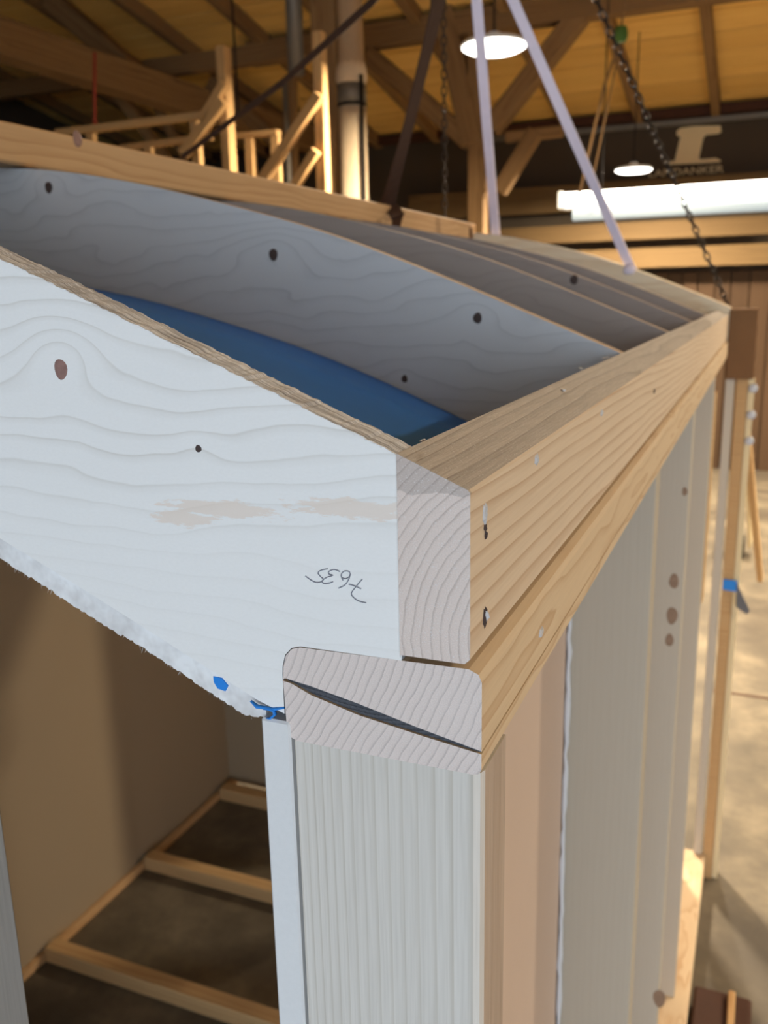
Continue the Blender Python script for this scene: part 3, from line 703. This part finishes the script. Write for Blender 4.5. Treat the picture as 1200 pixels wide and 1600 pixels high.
# blue membrane over the lining, between the arched boards
def membrane(ya, yb):
    xs = [-.04 - i*.03 for i in range(int((abs(2*XC)-.08)/.03)+1)]
    V = []; F = []; ny = 8; n = len(xs)
    for j in range(ny+1):
        yy = ya + (yb-ya)*j/ny
        for x in xs:
            sag = .004*math.sin(x*23+j)*math.sin(j*math.pi/ny)
            z = max(under(min(max(x, 2*XC+.1), -.1)), .0) + .0022 + sag + .001
            if x > -.1: z = max(z, .0535)
            V.append((x, yy, z))
    m = len(V); V += [(x, y, z-.0012) for x, y, z in V]
    for j in range(ny):
        for i in range(n-1):
            a = j*n+i; F += [(a, a+1, a+n+1, a+n), (m+a+n, m+a+n+1, m+a+1, m+a)]
    for j in range(ny):
        for e in (0, n-1): a = j*n+e; F.append((a, a+n, m+a+n, m+a))
    for i in range(n-1):
        for e in (0, ny*n): a = e+i; F.append((a, a+1, m+a+1, m+a))
    ob = link('membrane', V, F, 'blue', None, smooth=True); put_world(ob, H); return ob
ys = [.0205] + [v for y in RYS for v in (y-.0005, y+.0225)] + [LEN-.031]
for a, b in zip(ys[::2], ys[1::2]): membrane(a, b)
# blue membrane scraps showing at the front
P = [at(333, 1057, Y=.0025), at(346, 1060, Y=.0022), at(356, 1072, Y=.0022), at(352, 1080, Y=.0022), at(340, 1076, Y=.0022), at(334, 1066, Y=.0022)]
def scrap(P, th=.0012):
    n = len(P); V = P + [p + Vector((0, th, 0)) for p in P]
    F = [tuple(range(n)), tuple(range(2*n-1, n-1, -1))] + [(i, (i+1) % n, n+(i+1) % n, n+i) for i in range(n)]
    ob = link('membrane_scrap', V, F, 'bluetape', None, origin=P[0]); put(ob, H); return ob
scrap(P)
tube('membrane_scrap', [at(x, y, Y=-.0008) for x, y in ((392, 1095), (402, 1104), (416, 1106), (428, 1110), (430, 1116), (423, 1122), (416, 1122))], [.0009, .0016, .0014, .0015, .0016, .0013, .0006], 'bluetape', H, 8, flat=.5)
tube('membrane_scrap', [at(x, y, Y=-.0003) for x, y in ((412, 1107), (428, 1108), (444, 1106))], [.001, .0014, .0008], 'bluetape', H, 8, flat=.6)

# ridge batten lying over the arches
rb = wbox('ridge_batten', (-.90, -.05, .3955), (-.845, LEN-.0, .448), 'batten', H, .003); tag(rb, 'pale batten running along the top of the arches')
def bknot(px, py, r): knot(rb, px, py, r, 'knot', X=-.845, off=.0008)
bknot(121, 217, 9); 
wbox('batten_end_block', (-.875, LEN-.075, .372), (-.842, LEN-.045, .43), 'brown', H, .002)
# filler plugs and nail marks on the beam faces
def plug(px, py, ry, rz, X, mat='plug', parent=rim, d=.0009):
    c = at(px, py, X=X); n = 12; V = []
    for rr, dd in ((1, 0), (.7, d), (.25, d*1.3)):
        for j in range(n):
            a = 2*math.pi*j/n; k = 1+.18*math.sin(5*a+px); V.append((c.x+dd*random.uniform(.6, 1.2) if dd else c.x-.0002, c.y+rr*ry*k*math.cos(a), c.z+rr*rz*k*math.sin(a)))
    F = [(i*n+j, i*n+(j+1) % n, (i+1)*n+(j+1) % n, (i+1)*n+j) for i in range(2) for j in range(n)] + [tuple(2*n+j for j in range(n)), tuple(range(n))]
    ob = link('filler_plug' if mat == 'plug' else 'nail_mark', V, F, mat, None, origin=c); put(ob, parent); return ob
plug(757, 803, .0030, .0050, -.005); plug(757, 824, .0014, .0016, -.005, 'knot_dark'); plug(758, 836, .0012, .0022, -.005, 'knot_dark')
plug(838, 718, .0042, .0034, -.005); plug(940, 645, .006, .0026, -.005); plug(757, 965, .0026, .0052, -.005, 'knot_dark'); plug(757, 962, .0013, .003, -.005, 'plug', d=.0016)
plug(845, 988, .0050, .0030, 0, 'plug', pl); plug(1022, 611, .008, .003, -.005, 'knot_dark')
for q in ((868, 606, 14, 4), (940, 560, 10, -2), (905, 575, 5, 2)): bar('shaving', at(q[0], q[1], Z=.1425), at(q[0]+q[2], q[1]+q[3], Z=.1425), .0022, .0012, 'plug', rim, .0002)
plug(660, 688, .004, .0004, -.036, 'knot_dark')
# torn fibres along the cut edges of the front board
def fibres():
    V = []; F = []
    def hair(p, d, L, wdt):
        s = d.cross(Vector((0, 1, 0))).normalized()*wdt; b = len(V)
        V.extend([p - s, p + s, p + d*L + Vector((0, -L*.25, 0)), p + Vector((0, wdt*2, 0))]); F.extend([(b, b+1, b+2), (b, b+3, b+2), (b+1, b+2, b+3), (b, b+1, b+3)])
    for i in range(240):
        z = random.uniform(.052, .145); hair(Vector((-.0385, -.0004, z)), Vector((random.uniform(.4, 1), -.2, random.uniform(-.9, .3))).normalized(), random.uniform(.0006, .0022), .00012)
    for i in range(420):
        x = random.uniform(-.36, -.04); hair(Vector((x, -.0002, arc(x)-.0004)), Vector((random.uniform(.2, 1), -.2, random.uniform(-.5, .7))).normalized(), random.uniform(.0005, .0018), .00012)
    for i in range(70):
        x = random.uniform(-.36, -.12); hair(Vector((x, .003, under(x)-.0148)), Vector((random.uniform(-.6, .6), -.1, -1)).normalized(), random.uniform(.0006, .003), .00014)
    ob = link('torn_fibres', V, F, 'white', None); put_world(ob, g); ob['kind'] = 'stuff'
fibres()
# far end: brown block and outer corner boards
tag(box('end_block', (-.002, LEN-.035, -.069), (.082, LEN+.10, .149), 'brown', H, .003), 'brown end block at the far upper corner')
box('corner_board', (-.001, LEN-.02, FZ), (.026, LEN+.04, -.07), 'stud', H, .002)
box('corner_board', (.032, LEN-.01, FZ), (.066, LEN+.05, -.07), 'bar', H, .002)
box('pale_strip', (.0665, LEN, FZ), (.086, LEN+.05, -.07), 'cream', H, .002)
for z in (-.10, -.185, -.27): tube('white_knob', [(.083, LEN-.012, z), (.083, LEN+.01, z)], .014, 'glue', H, 12)
box('wall_brace', (-.006, 2.1, -.62), (.0, 2.16, -.05), 'bar', H, .001)

# ================================================================== slings, chains and other things
def chain_link_mesh():
    pts = []; L, r = .017, .0085
    for i in range(20):
        a = 2*math.pi*i/20; pts.append((r*math.cos(a), 0, r*math.sin(a) + (L/2 if math.sin(a) > 0 else -L/2)))
    V, F = tube_data(pts, .003, 6, closed=True)
    me = bpy.data.meshes.new('link'); me.from_pydata([tuple(v) for v in V], [], F); me.materials.append(MAT['steel'])
    for p in me.polygons: p.use_smooth = True
    return me
LINK = chain_link_mesh()
def chain(p, q, label, sc=1.0):
    p, q = Vector(p), Vector(q); o = empty('chain', q); tag(o, label, 'chain', 'hanging steel chains')
    d = (q-p); L = d.length; d.normalize(); pitch = .0285*sc; n = int(L/pitch)
    base = Vector((0, 0, 1)).rotation_difference(-d).to_matrix().to_4x4()
    for i in range(n):
        l = bpy.data.objects.new('link', LINK); COL.objects.link(l); l.parent = o
        tw = Matrix.Rotation(math.radians(90*(i % 2)+25), 4, 'Z')
        l.matrix_basis = Matrix.Translation(p + d*(pitch*(i+.5)) - q) @ base @ tw @ Matrix.Scale(sc, 4)
    return o
yc = LEN+.12
b = at(695, 362, yc); chain((b.x, yc, b.z+1.3), b, 'dark steel chain hanging straight down beside the left lilac sling', .95)
c2 = Vector((-.012, LEN+.0, .165)); t2 = at(915, -40, 2.2)
chain(t2, c2, 'dark steel chain slanting down to the far upper corner of the hut', .85)
def lilac(pts, Y0, Y1, label, wd):
    a, b = at(*pts[0], Y0), at(*pts[1], Y1)
    P = [a + (b-a)*(i/12) for i in range(13)]
    o = ribbon('sling', P, wd, .006, lambda i: (1, .25*math.sin(i*.5), 0), 'lilac'); tag(o, label, 'strap', 'lilac lifting slings'); return o
lilac(((740, -60), (775, 372)), 2.4, LEN-.0, 'lilac webbing sling hanging steeply in front of the large lamp', .031)
s2 = lilac(((775, -60), (984, 416)), 2.4, LEN-.005, 'lilac webbing sling slanting right down to the far arch board', .030)
e = at(984, 420, LEN-.02)
kn = lathe('sling_knot', [(.004, .016), (.016, .012), (.022, 0), (.02, -.014), (.006, -.02)], e, 'lilac', s2, 14)
def strap(pts, wd, label, twist=0, wdir=None):
    P = []
    for (x0, y0, Y0), (x1, y1, Y1) in zip(pts, pts[1:]):
        for t in range(8): P.append(at(x0+(x1-x0)*t/8, y0+(y1-y0)*t/8, Y0+(Y1-Y0)*t/8))
    P.append(at(*pts[-1]))
    o = ribbon('strap', P, wd, .003, wdir or (lambda i: (1, math.sin(i*twist)*1.5, math.sin(i*twist))), 'strap'); tag(o, label, 'strap', 'brown tie-down straps'); return o
strap([(690, -60, 1.5), (684, 10, 1.6), (640, 190, 1.8), (606, 318, 2.0), (622, 338, 1.93), (617, 362, 1.9)], .040, 'brown webbing strap looped down onto the pale roof batten', .12)
strap([(620, -40, 2.0), (580, 4, 2.2), (440, 130, 2.6), (284, 246, 3.0)], .020, 'brown webbing strap crossing the round column at a slant', .05, (.63, 0, -.77))
tube_o = tube('rope', [at(148, 82, 5.2), at(148, 150, 5.2), at(149, 260, 5.2)], .011, 'red', None, 8); tag(tube_o, 'thin red rope hanging vertically at the far left', 'rope')
p0 = at(372, 170, 5.6); tb = tube('cord', [(p0.x, 5.6, roofz(5.6)), p0, at(373, 178, 5.6)], .008, 'black', None, 6); tag(tb, 'thin dark cord hanging beside the tall stud of the new frame', 'cord')
# hoist with green hook
hk = empty('hoist_hook', at(970, 55, 6.0)); tag(hk, 'green hoist hook on thin ropes in front of the roof boards', 'hook')
c = at(970, 54, 6.0)
lathe('hook_block', [(.012, .05), (.035, .045), (.045, .015), (.045, -.02), (.03, -.045), (.01, -.05)], c, 'green', hk, 14)
tube('rope', [c+Vector((0, 0, .04)), at(978, 0, 6.0), (at(982, -30, 6.0).x, 6.0, roofz(6.0))], .007, 'old', hk, 6)
tube('rope', [c-Vector((0, 0, .04)), at(945, 130, 6.3), at(905, 305, 6.6)], .010, 'old', hk, 6)
tube('rope', [c-Vector((0, 0, .04)), at(957, 130, 6.3), at(922, 300, 6.6)], .006, 'old', hk, 6)

# right-hand side: leaning lath, tape with flap, block, items on the floor
lt = bar('lath', (at(1163, 640, 3.3).x, 3.3, at(1163, 640, 3.3).z), at(1188, 905, 4.6), .028, .04, 'bar'); tag(lt, 'yellowish lath leaning beside the far corner of the hut', 'lath', None)
lt2 = bar('lath', at(1168, 690, 5.0), at(1172, 850, 5.6), .02, .07, 'cream'); tag(lt2, 'whitish lath leaning behind the yellowish one', 'lath')
tp = empty('tape_tab', at(1142, 915, LEN-.03)); tag(tp, 'blue tape with a grey film flap stuck on the far corner boards', 'tape')
q = [at(*p, LEN-.024) for p in ((1130, 905), (1152, 908), (1151, 925), (1129, 921))]
def quad(P, th, mat, name, parent):
    n = len(P); V = P + [p + Vector((0, th, 0)) for p in P]
    F = [tuple(range(n)), tuple(range(2*n-1, n-1, -1))] + [(i, (i+1) % n, n+(i+1) % n, n+i) for i in range(n)]
    ob = link(name, V, F, mat, None, origin=P[0]); put(ob, parent); return ob
quad(q, .003, 'bluetape', 'tape', tp)
quad([at(*p, LEN-.026) for p in ((1151, 910), (1160, 930), (1172, 955), (1166, 960), (1150, 948))], .002, 'grey', 'film_flap', tp)
fk = empty('floor_block', (at(1115, 1590, Z=FZ+.02).x, at(1115, 1590, Z=FZ+.02).y, FZ)); tag(fk, 'dark brown wooden block with a pale dowel on the concrete floor at lower right', 'block')
bp = Vector(fk.location)
box('block', bp+Vector((-.06, -.16, 0)), bp+Vector((.10, .06, .07)), 'umber', fk, .008)
bar('dowel', bp+Vector((.045, .05, .08)), bp+Vector((.045, -.15, .08)), .02, .02, 'bar', fk)
ds = Vector(at(1158, 868, Z=FZ)); tag(box('offcut', (ds.x-.12, ds.y-.1, FZ), (ds.x+.02, ds.y+.12, FZ+.14), 'black', None, .01), 'small dark offcut on the floor beside the leaning laths', 'offcut')
